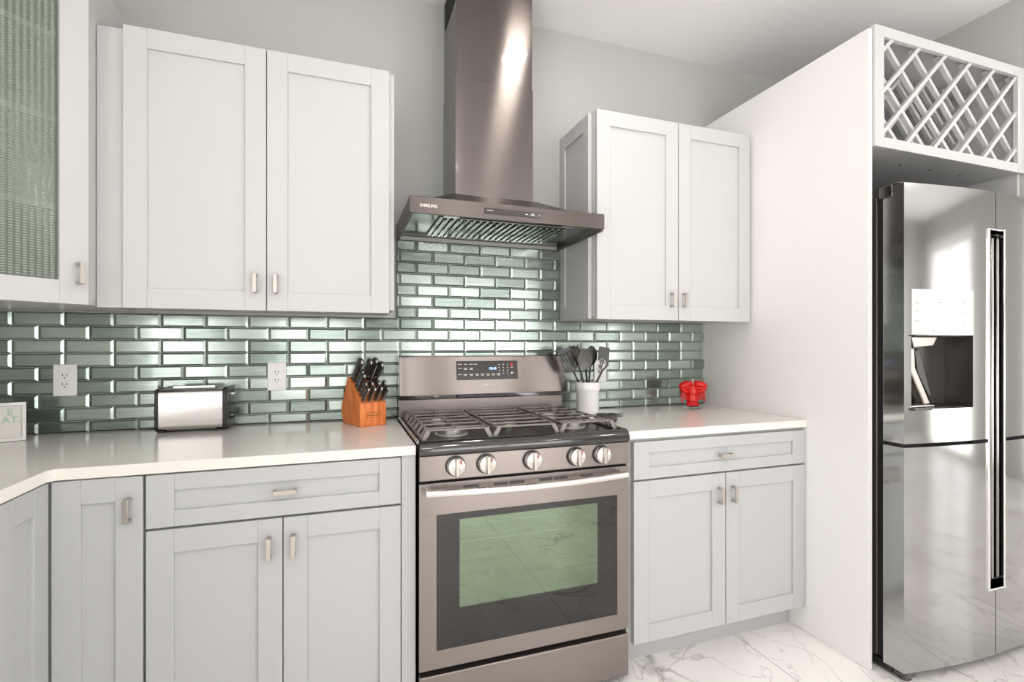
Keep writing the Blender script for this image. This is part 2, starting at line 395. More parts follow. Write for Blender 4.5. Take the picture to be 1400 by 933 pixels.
# ================================================================== BACKSPLASH
PITCH = .1492; X0 = -1.726; Z0 = .9053; RH = .05
bsp = thing('tile_backsplash', (-.35, -.004, .914), 'green glass subway tile backsplash in staggered rows behind counters and range', 'backsplash')
B().box(XL, 1.267, -.003, 0, .914, 1.356).box(-.4, .4, -.003, 0, 1.356, 1.706).build('grout_bed', 'grout', bsp)
tb = bmesh.new(); lay = tb.faces.layers.float.new('tint')
def tile(x0, x1, z0, z1, v):
    g = .0009; x0 += g; x1 -= g; z0 += g; z1 -= g
    if x1 - x0 < .012 or z1 - z0 < .012: return
    bx = .0085; bz = .0055; yb = -.003; ye = -.0052; yf = -.0095
    def r(a, c, y): return [tb.verts.new(p) for p in ((x0 + a, y, z0 + c), (x1 - a, y, z0 + c), (x1 - a, y, z1 - c), (x0 + a, y, z1 - c))]
    A, Bv, C = r(0, 0, yb), r(0, 0, ye), r(bx, bz, yf)
    fs = [tb.faces.new(C)]
    for P, Q in ((A, Bv), (Bv, C)):
        for j in range(4): fs.append(tb.faces.new((P[j], P[(j + 1) % 4], Q[(j + 1) % 4], Q[j])))
    for f in fs: f[lay] = v
PAT = 'BABABAABABABABAB'
for k in range(16):
    z0, z1 = Z0 + RH * k, Z0 + RH * (k + 1)
    off = 0 if PAT[k] == 'A' else .5
    xa, xb = (XL, 1.267) if k < 9 else (-.398, .398)
    z0c, z1c = max(z0, .9145), min(z1, 1.704)
    n = -4
    while X0 + PITCH * (n + off) < xb:
        a, b_ = X0 + PITCH * (n + off), X0 + PITCH * (n + off + 1); n += 1
        if b_ < xa: continue
        tile(max(a, xa), min(b_, xb), z0c, z1c, random.random() * .6)
me = bpy.data.meshes.new('tiles'); bmesh.ops.recalc_face_normals(tb, faces=tb.faces)
c0 = wloc(bsp); bmesh.ops.translate(tb, verts=tb.verts, vec=-c0); tb.to_mesh(me); tb.free()
me.materials.append(M['tile']); to = bpy.data.objects.new('tiles', me); COL.objects.link(to); to.parent = bsp

# ================================================================== CABINET PIECES (local: x width, z height, front faces -y)
def shaker(w, h, st=.065, rt=.065, rb=.065, t=.02, rec=.009, hole=False, inset=0):
    b = B()
    b.box(0, st, -t, 0, 0, h).box(w - st, w, -t, 0, 0, h).box(st, w - st, -t, 0, h - rt, h).box(st, w - st, -t, 0, 0, rb)
    if not hole: b.box(st - .002, w - st + .002, -t + rec, -.003, rb - .002, h - rt + .002)
    return b
def pull(L=.064, w=.013, d=.028, t=.006):
    """small square bar pull, vertical, centred on the origin, standing off the face at y=0"""
    b = B(); h = L / 2
    b.box(-w / 2, w / 2, -d, -d + t, -h, h).box(-w / 2, w / 2, -d + t, 0, h - t * 1.3, h).box(-w / 2, w / 2, -d + t, 0, -h, -h + t * 1.3)
    return b
I4 = Matrix.Identity(4)
def door(parent, m, x, y, z, w, h, hx=None, hz=None, horiz=False, rot=0, name='door', **k):
    """hang a shaker front at (x,y,z); handle centre at local hx,hz"""
    mt = rotz((x, y, z), rot)
    d = shaker(w, h, **k).xf(mt).build(name, m, parent, bevel=.0012, seg=2)
    if hx is not None:
        p = pull()
        if horiz: p.xf(Matrix.Rotation(R(90), 4, 'Y'))
        p.xf(mt @ Matrix.Translation((hx, -.02, hz))).build('handle', 'nickel', d, bevel=.001)
    return d

# ---- upper left double cabinet
YU = -.325
t = thing('wall_cabinet', (-.87, -.16, 1.36), 'white two-door shaker wall cabinet left of the range hood', 'cabinet')
B().box(-1.283, -.436, YU, -.0005, 1.366, 2.255).build('body', 'white', t, bevel=.001)
B().box(-1.357, -1.284, YU, YU + .018, 1.355, 2.252).build('filler_strip', 'white', t, bevel=.001)
door(t, 'white', -1.281, YU - .001, 1.354, .411, .903, .378, .092)
door(t, 'white', -.867, YU - .001, 1.354, .411, .903, .028, .092)
# ---- upper right double cabinet
t = thing('wall_cabinet', (.84, -.16, 1.36), 'white two-door shaker wall cabinet between range hood and tall end panel', 'cabinet')
B().box(.414, 1.265, YU, -.0005, 1.36, 2.258).build('body', 'white', t, bevel=.001)
door(t, 'white', .415, YU - .001, 1.348, .418, .906, .381, .093)
door(t, 'white', .837, YU - .001, 1.348, .413, .906, .025, .093)
shaker(.30, .90, st=.055, t=.017).xf(rotz((.4135, -.0005, 1.352), -90)).build('side_panel', 'white', t, bevel=.0012)
# ---- tall corner glass cabinet, angled face
t = thing('corner_glass_cabinet', (-1.66, -.3, 1.36), 'tall white corner wall cabinet with patterned glass door', 'cabinet')
zt, zb = 2.405, 1.372
A = (-1.359, -.388); Bp = (A[0] - .29, A[1] - .29)     # ends of the angled face
b = B()
b.box(-1.377, -1.359, A[1], -.0005, zb, zt)                      # right side
b.box(XL + .001, XL + .019, Bp[1], -.02, zb, zt).box(XL + .02, -1.378, -.02, -.0005, zb, zt)
b.box(XL + .02, Bp[0], Bp[1], Bp[1] + .018, zb, zt)
foot = [(XL + .001, -.001), (-1.36, -.001), (-1.36, A[1]), (Bp[0], Bp[1]), (XL + .001, Bp[1])]
b.prism(foot, 'z', zt - .018, zt).prism(foot, 'z', zb - .012, zb + .008)
b.build('body', 'white', t)
L45 = .29 * math.sqrt(2)
mt45 = rotz((Bp[0], Bp[1], 0), 45)
fr = B().box(0, .03, 0, .018, zb - .01, zt).box(L45 - .03, L45, 0, .018, zb - .01, zt).box(.03, L45 - .03, 0, .018, zb - .01, zb + .02).box(.03, L45 - .03, 0, .018, zt - .04, zt)
fr.xf(mt45).build('face_frame', 'white', t, bevel=.001)
ins = [(XL + .02, -.022), (-1.379, -.022), (-1.379, A[1] + .002), (-1.387, A[1] - .030), (Bp[0] + .026, Bp[1] + .022), (XL + .02, Bp[1] + .022)]
for z in (1.638, 1.892, 2.135): B().prism(ins, 'z', z - .009, z + .009).build('shelf', 'white', t)
d = shaker(L45 - .004, 1.045, st=.070, rt=.07, rb=.068, hole=True).xf(mt45 @ Matrix.Translation((.002, -.001, 1.356))).build('door', 'white', t, bevel=.0012)
B().box(.065, L45 - .069, -.012, -.008, .063, .98).xf(mt45 @ Matrix.Translation((.002, 0, 1.356))).build('glass', 'texglass', d, label='patterned pale green glass pane')
pull().xf(mt45 @ Matrix.Translation((L45 - .028, -.021, 1.448))).build('handle', 'nickel', d, bevel=.001)

# ---- base cabinets
YB = -.615
def base(x0, x1, lab, cat='cabinet', loc=None):
    t = thing('base_cabinet', ((x0 + x1) / 2, -.3, 0), lab, cat)
    B().box(x0, x1, YB, -.0005, .10, .882).build('body', 'grey', t)
    B().box(x0, x1, -.553, -.535, 0, .10).build('toe_kick', 'grey', t)
    return t
t = base(-1.130, -.398, 'grey shaker base cabinet with one drawer left of the range')
door(t, 'grey', -1.127, YB - .001, .732, .681, .146, .347, .073, horiz=True, name='drawer', st=.066, rt=.045, rb=.045)
door(t, 'grey', -1.127, YB - .001, .108, .339, .617, .304, .535)
door(t, 'grey', -.785, YB - .001, .108, .339, .617, .027, .535)
B().box(-.443, -.3985, YB - .018, YB, .10, .882).build('filler_strip', 'grey', t, bevel=.001)
t = base(.39, 1.265, 'grey shaker base cabinet with one drawer between range and tall end panel')
door(t, 'grey', .411, YB - .001, .728, .851, .142, .420, .067, horiz=True, name='drawer', st=.068, rt=.043, rb=.043)
door(t, 'grey', .411, YB - .001, .110, .425, .611, .392, .525)
door(t, 'grey', .841, YB - .001, .110, .421, .611, .030, .525)
# corner unit: one leaf on each run, hinged together
t = thing('corner_base_cabinet', (-1.6, -.35, 0), 'grey corner base cabinet with two narrow shaker leaves in the counter angle', 'cabinet')
B().prism([(XL + .001, -.0005), (-1.133, -.0005), (-1.133, YB), (-1.357, YB), (-1.357, -.852), (XL + .001, -.852)], 'z', .10, .882).build('body', 'grey', t)
B().box(-1.43, -1.133, -.553, -.535, 0, .10).box(-1.43, -1.412, -.852, -.553, 0, .10).build('toe_kick', 'grey', t)
door(t, 'grey', -1.333, YB - .001, .108, .199, .771, .168, .683, st=.062)
door(t, 'grey', -1.356, -.850, .108, .209, .771, None, None, rot=90, st=.062)
t = thing('base_cabinet', (-1.65, -1.4, 0), 'grey shaker base cabinet under the left leg of the counter', 'cabinet')
B().box(XL + .001, -1.357, -1.95, -.854, .10, .882).build('body', 'grey', t)
B().box(-1.43, -1.412, -1.95, -.854, 0, .10).build('toe_kick', 'grey', t)
door(t, 'grey', -1.356, -1.945, .108, .541, .771, .50, .683, rot=90)
door(t, 'grey', -1.356, -1.401, .108, .541, .771, .04, .683, rot=90)
# ---- counters
o = B().prism([(XL + .001, -.010), (-.3985, -.010), (-.3985, -.6444), (-1.322, -.6444), (-1.332, -.66), (-1.325, -1.96), (XL + .001, -1.96)], 'z', .8835, .914).build('countertop', 'quartz', None, bevel=.002)
props(o, 'speckled white quartz counter turning the corner left of the range', 'countertop')
o = B().box(.378, 1.2655, -.6444, -.010, .8835, .914).build('countertop', 'quartz', None, bevel=.002)
props(o, 'speckled white quartz counter right of the range carrying the red figurine', 'countertop')
# ---- tall end panel
o = B().box(1.267, 1.286, -.904, -.0005, .001, 2.44).build('end_panel', 'panel', None, bevel=.001)
props(o, 'tall white end panel standing between counter and fridge', 'panel')

# ================================================================== WINE RACK CABINET
t = thing('wine_rack_cabinet', (1.76, -.6, 2.0), 'white lattice wine rack cabinet above the fridge', 'wine rack')
x0, x1, yf, yb, z0, z1 = 1.289, 2.228, -.895, -.30, 1.996, 2.452
B().box(x0, x0 + .018, yf, yb, z0, z1).box(x1 - .018, x1, yf, yb, 1.85, z1).box(x0 + .018, x1 - .018, yf, yb, z0, z0 + .018).box(x0 + .018, x1 - .018, yf, yb, z1 - .018, z1).box(x0 + .018, x1 - .018, yb - .012, yb, z0 + .018, z1 - .018).build('body', 'white', t)
B().box(x0, x0 + .050, yf - .018, yf, z0 - .003, z1 + .004).box(x1 - .05, x1, yf - .018, yf, z0 - .003, z1 + .004).box(x0 + .05, x1 - .05, yf - .018, yf, z1 - .036, z1 + .004).box(x0 + .05, x1 - .05, yf - .018, yf, z0 - .003, z0 + .036).build('face_frame', 'white', t, bevel=.0012)
def clipseg(p, d, xa, xb, za, zb):
    ts = []
    t0, t1 = -9, 9
    for k, lo, hi in ((0, xa, xb), (1, za, zb)):
        a, b_ = (lo - p[k]) / d[k], (hi - p[k]) / d[k]
        if a > b_: a, b_ = b_, a
        t0, t1 = max(t0, a), min(t1, b_)
    return (t0, t1) if t1 - t0 > .012 else None
def lattice(y, name):
    b = B(); xa, xb, za, zb = x0 + .046, x1 - .046, z0 + .030, z1 - .030; D = .158; w = .0074; dp = .016
    q = math.sqrt(.5)
    for sgn, yo in ((1, 0), (-1, dp)):
        for n in range(-6, 12):
            px = xa + D * n + (.062 if sgn > 0 else .038)
            s_ = clipseg((px, zb), (q, sgn * q), xa, xb, za, zb)
            if not s_: continue
            P = [Vector((px + q * tt, 0, zb + sgn * q * tt)) for tt in s_]
            nr = Vector((-sgn * q, 0, q)) * w
            for (ya, yb2) in ((y + yo, y + yo + dp),):
                ring = lambda yy: [(P[0] - nr), (P[1] - nr), (P[1] + nr), (P[0] + nr)]
                b.loft([[Vector((v.x, ya, v.z)) for v in ring(0)], [Vector((v.x, yb2, v.z)) for v in ring(0)]])
    return b.build(name, 'white', t)
lattice(yf - .012, 'lattice'); lattice(-.74, 'lattice')
for hx, hy in ((1.40, -.80), (1.60, -.80), (1.79, -.80), (1.99, -.80)): B().lathe((hx, hy, z0 - .0012), [(.005, 0), (.005, .003)], n=12).build('screw_hole', 'dark', t)
B().lathe((x1 - .019, -.75, 1.93), [(.005, 0), (.005, .003)], axis='x', n=12).build('screw_hole', 'dark', t)

# ================================================================== FRIDGE
t = thing('refrigerator', (1.765, -.5, 0), 'polished steel four-door refrigerator with ice and water dispenser', 'refrigerator')
fx0, fx1, fc = 1.307, 2.223, 1.765
B().box(fx0 + .004, fx1 - .004, -.905, -.05, .05, 1.80).build('body', 'fridge_body', t, bevel=.004)
B().box(fx0 + .012, fx1 - .012, -.928, -.905, .05, 1.79).build('gasket', 'dark', t)
def fy(x): return -1.040 + .037 * ((x - fc) / .458) ** 2
def fdoor(x0, x1, z0, z1, name='door', notch=None, hole=None):
    """curved-front door; notch=(side, za, zb): inner edge cut back for the grip; hole=(xa,xb,za,zb)"""
    b = B(); yb = -.930
    def seg(xa, xb, za, zb, n):
        xs = [xa + (xb - xa) * i / n for i in range(n + 1)]
        pts = [(x, fy(x)) for x in xs] + [(xb, yb), (xa, yb)]
        b.prism(pts, 'z', za, zb)
    return b, seg
def fridge_door(xa, xb, z0, z1, notch, hole=None, name='door'):
    b = bmesh.new(); yb = -.930
    NX = 24; xs = sorted(set([round(xa + (xb - xa) * i / NX, 5) for i in range(NX + 1)] + [notch[1]] + ([hole[0], hole[1]] if hole else [])))
    zs = sorted(set([z0, z1, min(max(notch[2], z0), z1), min(max(notch[3], z0), z1)] + ([hole[2], hole[3]] if hole else [])))
    def solid(x, z):
        if not (xa < x < xb and z0 < z < z1): return 0
        inn = (x > notch[1]) if notch[0] == 'R' else (x < notch[1])
        if inn and notch[2] < z < notch[3]: return 0
        if hole and hole[0] < x < hole[1] and hole[2] < z < hole[3]: return 2
        return 1
    vc = {}
    def V(x, y, z):
        k = (round(x, 5), round(y, 5), round(z, 5))
        if k not in vc: vc[k] = b.verts.new(k)
        return vc[k]
    for i in range(len(xs) - 1):
        for j in range(len(zs) - 1):
            X0_, X1_, A_, B_ = xs[i], xs[i + 1], zs[j], zs[j + 1]; mx, mz = (X0_ + X1_) / 2, (A_ + B_) / 2
            s_ = solid(mx, mz)
            if not s_: continue
            if s_ == 1: b.faces.new((V(X0_, fy(X0_), A_), V(X1_, fy(X1_), A_), V(X1_, fy(X1_), B_), V(X0_, fy(X0_), B_)))
            b.faces.new((V(X0_, yb, A_), V(X0_, yb, B_), V(X1_, yb, B_), V(X1_, yb, A_)))
            for (dx, dz, p, q) in ((-1, 0, (X0_, A_), (X0_, B_)), (1, 0, (X1_, B_), (X1_, A_)), (0, -1, (X1_, A_), (X0_, A_)), (0, 1, (X0_, B_), (X1_, B_))):
                ox = mx + dx * (X1_ - X0_) / 2 + dx * .0002; oz = mz + dz * (B_ - A_) / 2 + dz * .0002
                n_ = solid(ox, oz)
                if n_ == 0 or (n_ != s_ and s_ == 1 and False):
                    b.faces.new((V(p[0], fy(p[0]), p[1]), V(p[0], yb, p[1]), V(q[0], yb, q[1]), V(q[0], fy(q[0]), q[1])))
    bb = B(); bb.bm.free(); bb.bm = b
    bmesh.ops.remove_doubles(b, verts=b.verts, dist=1e-5)
    return bb.build(name, 'fridge', t, bevel=0, smooth=30)
NL, NR, NZ0, NZ1 = 1.722, 1.812, .297, 1.677
HOLE = (1.338, 1.634, 1.0, 1.44)
dl = fridge_door(fx0, fc - .002, .875, 1.827, ('R', NL, NZ0, NZ1), HOLE)
fridge_door(fc + .002, fx1, .875, 1.827, ('L', NR, NZ0, NZ1))
fridge_door(fx0, fc - .002, .04, .861, ('R', NL, NZ0, NZ1))
fridge_door(fc + .002, fx1, .04, .861, ('L', NR, NZ0, NZ1))
B().box(fx0 + .01, fx1 - .01, -.985, -.931, .861, .875).build('door_gap', 'dark', t)
# grip pocket between the doors: chrome rim, dark channel, two bright strips
b = B()
for (xa, xb, za, zb) in ((NL - .008, NL + .003, NZ0 - .007, NZ1 + .007), (NR - .003, NR + .008, NZ0 - .007, NZ1 + .007)): b.box(xa, xb, -1.046, -.99, za, zb)
b.box(NL, NR, -1.044, -.99, NZ1, NZ1 + .007).box(NL, NR, -1.044, -.99, NZ0 - .007, NZ0)
b.build('grip_rim', 'chrome', t, bevel=.003, label='bright chrome rim around the long grip pocket')
B().box(NL + .0005, NR - .0005, -.99, -.985, NZ0, NZ1).build('grip_channel', 'blackgloss', t)
B().box(NL + .012, NL + .030, -1.018, -.9905, NZ0 + .02, NZ1 - .02).box(NR - .026, NR - .012, -1.018, -.9905, NZ0 + .02, NZ1 - .02).build('grip_strip', 'fridge_side', t, bevel=.003)
B().box(fc - .006, fc + .006, -1.005, -.9905, NZ0 + .02, NZ1 - .02).build('grip_strip', 'dark', t)
# dispenser: glass control panel over an open recess
hx0, hx1, hz0, hz1 = HOLE
yy = fy((hx0 + hx1) / 2)
pn = B()
xs = [hx0 + (hx1 - hx0) * i / 8 for i in range(9)]
pn.prism([(x, fy(x) - .002) for x in xs] + [(hx1, -.99), (hx0, -.99)], 'z', 1.272, hz1)
dp = pn.build('dispenser_panel', 'dispwhite', t, smooth=30, label='white glass touch panel')
b = B()
for (px, pz, w_) in ((.03, .115, .028), (.03, .085, .024), (.03, .05, .03), (.255, .12, .02), (.255, .085, .022), (.255, .05, .03), (.135, .118, .03), (.11, .012, .03), (.18, .012, .03)):
    X = hx0 + px; b.box(X - w_ / 2, X + w_ / 2, fy(X) - .0035, fy(X) - .0018, 1.272 + pz, 1.272 + pz + .0045)
b.build('legend', 'palegrey', dp)
b = B(); yi = -.945
b.box(hx0, hx1, yi, yi + .004, hz0, 1.272).box(hx0 - .003, hx0 + .001, fy(hx0) + .001, yi, hz0, 1.272).box(hx1 - .001, hx1 + .003, fy(hx1) + .001, yi, hz0, 1.272)
b.box(hx0, hx1, yy + .006, yi, hz0 - .004, hz0 + .004).box(hx0, hx1, yy + .006, yi, 1.268, 1.2725)
cv = b.build('dispenser_recess', 'dispdark', t)
B().box(hx0 + .01, hx0 + .14, -1.0, yi, hz0 + .005, hz0 + .012).build('drip_tray', 'silver', cv, bevel=.002)
B().prism([(hx0 + .01, 1.266), (hx0 + .150, 1.266), (hx0 + .125, 1.232), (hx0 + .02, 1.226)], 'y', -1.005, yi).build('ice_chute', 'nickel', cv, bevel=.003)
B().prism([(hx0 + .03, 1.225), (hx0 + .055, 1.225), (hx0 + .06, 1.15), (hx0 + .145, 1.012), (hx0 + .110, 1.012), (hx0 + .035, 1.14)], 'y', -.985, -.955).build('water_lever', 'nickel', cv, bevel=.004)
B().prism([(hx0 + .075, 1.215), (hx0 + .095, 1.222), (hx0 + .165, 1.045), (hx0 + .155, 1.035), (hx0 + .09, 1.13)], 'y', -.975, -.955).build('ice_lever', 'dispdark', cv, bevel=.003)
B().box(fx0 + .002, fx0 + .075, -.985, -.90, 1.828, 1.838).box(fx0 - .006, fx0 + .012, -.966, -.915, 1.785, 1.832).build('hinge_cover', 'blackgloss', t, bevel=.004)
B().box(fx1 - .075, fx1 - .005, -.985, -.90, 1.828, 1.838).build('hinge_cover', 'blackgloss', t, bevel=.004)
B().box(fx0 + .012, fx1 - .012, -.955, -.1, .012, .04).build('base_grille', 'blackplastic', t)
b = B().box(fx0 + .015, fx0 + .07, -1.0, -.92, .012, .036).lathe((fx0 + .045, -.975, 0), [(.022, 0), (.022, .012)], n=20)
b.build('levelling_foot', 'blackgloss', t, bevel=.002)
B().box(fx1 - .07, fx1 - .015, -1.0, -.92, .012, .036).lathe((fx1 - .045, -.975, 0), [(.022, 0), (.022, .012)], n=20).build('levelling_foot', 'blackgloss', t, bevel=.002)

# ================================================================== RANGE HOOD
t = thing('range_hood', (0, -.2, 1.70), 'brushed stainless chimney range hood on the wall above the range', 'range hood')
hx0, hx1, hy, hz0, hz1 = -.394, .392, -.45, 1.702, 1.770
b = B()
b.box(hx0, hx1, hy, hy + .012, hz0 + .008, hz1).box(hx0, hx0 + .012, hy + .012, -.001, hz0, hz1).box(hx1 - .012, hx1, hy + .012, -.001, hz0, hz1).box(hx0 + .012, hx1 - .012, -.013, -.001, hz0 + .019, hz1)
cx0, cx1, cy = -.185, .155, -.255
ra = [(hx0, hy, hz1), (hx1, hy, hz1), (hx1, -.001, hz1), (hx0, -.001, hz1)]
rm = [(cx0 - .07, cy - .06, hz1 + .022), (cx1 + .07, cy - .06, hz1 + .022), (cx1 + .07, -.001, hz1 + .022), (cx0 - .07, -.001, hz1 + .022)]
rb_ = [(cx0 - .012, cy - .010, 1.850), (cx1 + .012, cy - .010, 1.850), (cx1 + .012, -.001, 1.850), (cx0 - .012, -.001, 1.850)]
rm = [tuple(ra[i][k] * .5 + rb_[i][k] * .5 - (.012 if k == 2 else 0) for k in range(3)) for i in range(4)]
b.loft([ra, rm, rb_])
b.build('canopy', 'canopy', t, bevel=.001, smooth=25)
B().box(cx0, cx1, cy, -.001, 1.850, 2.333).build('chimney_cover', 'hood', t, bevel=.0015)
cvr = B().box(cx0 + .003, cx1 - .003, cy + .003, -.001, 2.333, CEIL - .001).build('chimney_cover', 'hood', t, bevel=.0015)
for k in range(13): B().box(cx0 + .0005, cx0 + .0035, -.235 + k * .016, -.226 + k * .016, 2.655, 2.765).build('vent_slot', 'dark', cvr)
un = B().box(hx0 + .012, hx1 - .012, hy + .012, -.013, hz0 + .020, hz0 + .026).build('underside', 'hoodunder', t)
b = B()
B().box(-.275, .275, -.395, -.075, hz0 + .012, hz0 + .0195).build('filter_frame', 'hoodunder', t, bevel=.002)
for k in range(20):
    x = -.258 + k * .0262; b.box(x, x + .015, -.378, -.092, hz0 + .006, hz0 + .0118)
b.build('filter_baffles', 'hoodunder', t, bevel=.003)
for x in (-.235, .245): B().lathe((x, -.418, hz0 + .012), [(.030, 0), (.030, .008), (.022, .0085)], n=24).build('lamp', 'silver', t, label='round hood lamp')
cp = B().box(-.118, .117, hy - .0025, hy, 1.729, 1.751).build('control_panel', 'dkpanel', t, bevel=.001)
B().box(.0375, .0385, hy - .0030, hy - .0026, 1.729, 1.751).build('divider', 'dark', cp)
text('CAMERA', .008, (-.107, hy - .003, 1.7395), parent=cp) if False else None
b = B().box(-.107, -.085, hy - .0030, hy - .0026, 1.7405, 1.7425)
b.box(.046, .056, hy - .0030, hy - .0026, 1.738, 1.741).box(.066, .086, hy - .0030, hy - .0026, 1.737, 1.739).box(.070, .082, hy - .0030, hy - .0026, 1.741, 1.7435).box(.102, .105, hy - .0030, hy - .0026, 1.737, 1.743)
b.build('legend', 'print', cp)
text('SAMSUNG', .0165, (-.358, hy - .0006, 1.7335), parent=t, bold=.0004, sx=.84)

# ================================================================== GAS RANGE
t = thing('gas_range', (-.009, -.33, 0), 'black stainless gas range with five burners and oven', 'gas range')
rx0, rx1 = -.391, .373; rc = (rx0 + rx1) / 2; yf = -.660
B().box(rx0 + .003, -.306, -.628, -.03, .035, .882).box(.296, rx1 - .003, -.628, -.03, .035, .882).box(-.306, .296, -.628, -.03, .035, .264).box(-.306, .296, -.628, -.03, .666, .882).box(-.306, .296, -.19, -.03, .264, .666).build('body', 'blackplastic', t)
# cooktop: black enamel well with a rolled front rim
ct = B()
ct.box(rx0 - .003, rx1 + .003, -.640, -.075, .890, .920)
ct.build('cooktop', 'enamel', t, bevel=.004, seg=3)
rim = B().prism([(-.640, .882), (-.664, .882), (-.668, .889), (-.666, .905), (-.660, .917), (-.650, .924), (-.640, .926), (-.632, .921)], 'x', rx0 - .001, rx1 + .001)
rim.build('cooktop_rim', 'blackgloss', t, bevel=.003, smooth=60)
for xa in (rx0 - .004, rx1 - .006): B().box(xa, xa + .010, -.642, -.075, .916, .926).build('side_trim', 'silver', t, bevel=.003)
# front control panel
B().prism([(-.628, .800), (-.662, .800), (-.663, .8805), (-.628, .8805)], 'x', rx0, rx1).build('control_fascia', 'steel', t, bevel=.003)
for x in (-.275, -.172, -.009, .155, .256):
    z = .844
    k = B().lathe((x, -.6630, z), [(.0335, 0), (.0335, .004), (.030, .006)], axis='y', n=32).build('knob', 'blackplastic', t, bevel=0)
    B().lathe((x, -.6685, z), [(.030, 0), (.030, .012), (.0285, .019), (.026, .021)], axis='y', n=40).build('knob_face', 'silver', k, smooth=40)
    B().box(x - .007, x + .007, -.700, -.689, z - .029, z + .029).build('knob_grip', 'nickel', k, bevel=.003)
    B().box(x + .008, x + .016, -.6900, -.6893, z + .012, z + .016).box(x + .006, x + .018, -.6900, -.6893, z + .019, z + .021).box(x + .011, x + .0135, -.6900, -.6893, z + .007, z + .024).build('mark', 'redprint', k)
# oven door: frame around the window
wz0, wz1, wx0, wx1 = .254, .690, -.336, .325; dz0, dz1 = .196, .792
b = B().box(rx0, rx1, yf, -.630, wz1, dz1).box(rx0, rx1, yf, -.630, dz0, wz0).box(rx0, wx0, yf, -.630, wz0, wz1).box(wx1, rx1, yf, -.630, wz0, wz1)
od = b.build('oven_door', 'steel', t, bevel=.0006)
gx0, gx1, gz0, gz1 = -.260, .246, .380, .668
b = B().box(wx0, wx1, yf + .002, yf + .006, gz1, wz1).box(wx0, wx1, yf + .002, yf + .006, wz0, gz0).box(wx0, gx0, yf + .002, yf + .006, gz0, gz1).box(gx1, wx1, yf + .002, yf + .006, gz0, gz1)
b.build('window_border', 'ovenborder', od, smooth=0)
B().box(gx0, gx1, yf + .002, yf + .006, gz0, gz1).build('window_glass', 'ovenglass', od, smooth=0, label='greenish see-through oven glass')
for xa, xb in ((-.249, -.195), (-.145, -.096), (-.090, -.036), (.018, .068), (.074, .125), (.176, .226)): B().box(xa, xb, yf - .0006, yf + .001, .766, .777).build('vent_slot', 'cap', od)
# arched handle
P = []; hxL, hxR = -.376, .346
for i in range(25):
    u = i / 24; x = hxL + (hxR - hxL) * u; P.append((x, -.694 - .020 * math.sin(math.pi * u) ** .8, .770 - .004 * math.sin(math.pi * u)))
h = B()
h.loft([[(p[0], p[1] + a, p[2] + c) for a, c in ((-.009, -.008), (-.011, 0), (-.007, .010), (.005, .012), (.007, 0), (.003, -.011))] for p in P])
h.box(hxL + .002, hxL + .020, -.696, yf, .761, .780).box(hxR - .020, hxR - .002, -.696, yf, .761, .780)
h.build('oven_handle', 'silver', t, bevel=.001, smooth=50, label='long arched silver door handle')
# cavity behind the glass, with racks
ins_ = B(); cx0_, cx1_, cz0_, cz1_ = -.30, .29, .27, .66
ins_.box(cx0_, cx1_, -.20, -.195, cz0_, cz1_).box(cx0_ - .004, cx0_, -.6275, -.20, cz0_, cz1_).box(cx1_, cx1_ + .004, -.6275, -.20, cz0_, cz1_).box(cx0_, cx1_, -.6275, -.20, cz0_ - .004, cz0_).box(cx0_, cx1_, -.6275, -.20, cz1_, cz1_ + .004)
for z in (.43, .52, .575, .63):
    b = B()
    for y in (-.61, -.42, -.26): b.tube([(cx0_, y, z), (cx1_, y, z)], .003, 6)
    for k in range(14): x = cx0_ + .03 + k * .041; b.tube([(x, -.62, z + .003), (x, -.24, z + .003)], .0015, 5)
    b.build('oven_rack', 'silver', t)
ins_.build('oven_cavity', 'cavity', t)
# storage drawer
B().box(rx0, rx1, yf, -.630, .022, .176).build('storage_drawer', 'steel', t, bevel=.004)
B().box(rx0 + .004, rx1 - .004, -.629, -.62, .17, .2).build('drawer_gap', 'dark', t)
# back guard
gf = [(-.03, 1.018), (-.112, 1.018), (-.088, 1.186), (-.03, 1.186)]
gd = B(); XA, XB = rx0 - .002, rx1 + .010
prof = [(0, 0), (.05, .010), (1, 0)]
gd.loft([[(XA, y + (0.012 if y < -.05 else 0), z) for y, z in gf]] + [[(XA + .045, y, z) for y, z in gf]] + [[(XB - .045, y, z) for y, z in gf]] + [[(XB, y + (.012 if y < -.05 else 0), z) for y, z in gf]])
gd.build('backguard', 'steel', t, bevel=.002, smooth=20)
B().box(XA - .001, XB + .001, -.092, -.028, 1.186, 1.1895).build('top_trim', 'blackgloss', t)
B().box(rx0, rx1 + .004, -.072, -.03, .921, .998).build('rear_panel', 'steel', t, bevel=.002)
B().box(rx0 + .004, rx1, -.068, -.03, .998, 1.018).build('vent_gap', 'blackgloss', t)
B().box(-.136, .12, -.086, -.07, 1.0, 1.012).build('vent_louver', 'blackgloss', t, bevel=.002)
# control display, tilted like the guard
slope = math.atan2(.024, .168)
mt = Matrix.Translation((-.003, -.0977, 1.1226)) @ Matrix.Rotation(-slope, 4, 'X')
dsp = B().box(-.143, .143, -.0025, .0, -.042, .042).xf(mt).build('control_display', 'dkpanel', t, bevel=.001)
b = B(); f0, f1 = -.0032, -.0026
random.seed(9)
for row, xs_ in ((.026, (-.127, -.100, -.076, -.055)), (.008, (-.127, -.102, -.076)), (-.019, (-.127, -.103, -.076, -.050, -.025, .001, .026, .050))):
    for x in xs_: b.box(x - .009, x + .008, f0, f1, row, row + .0028)
    for x in xs_[1:] if row < .02 else (): b.box(x - .006, x + .007, f0, f1, row - .005, row - .0022)
for r_ in range(4):
    for c_ in range(3): b.box(.054 + c_ * .020 - .002, .054 + c_ * .020 + .002, f0, f1, .022 - r_ * .0135, .022 - r_ * .0135 + .005)
b.box(.108, .122, f0, f1, .010, .0125)
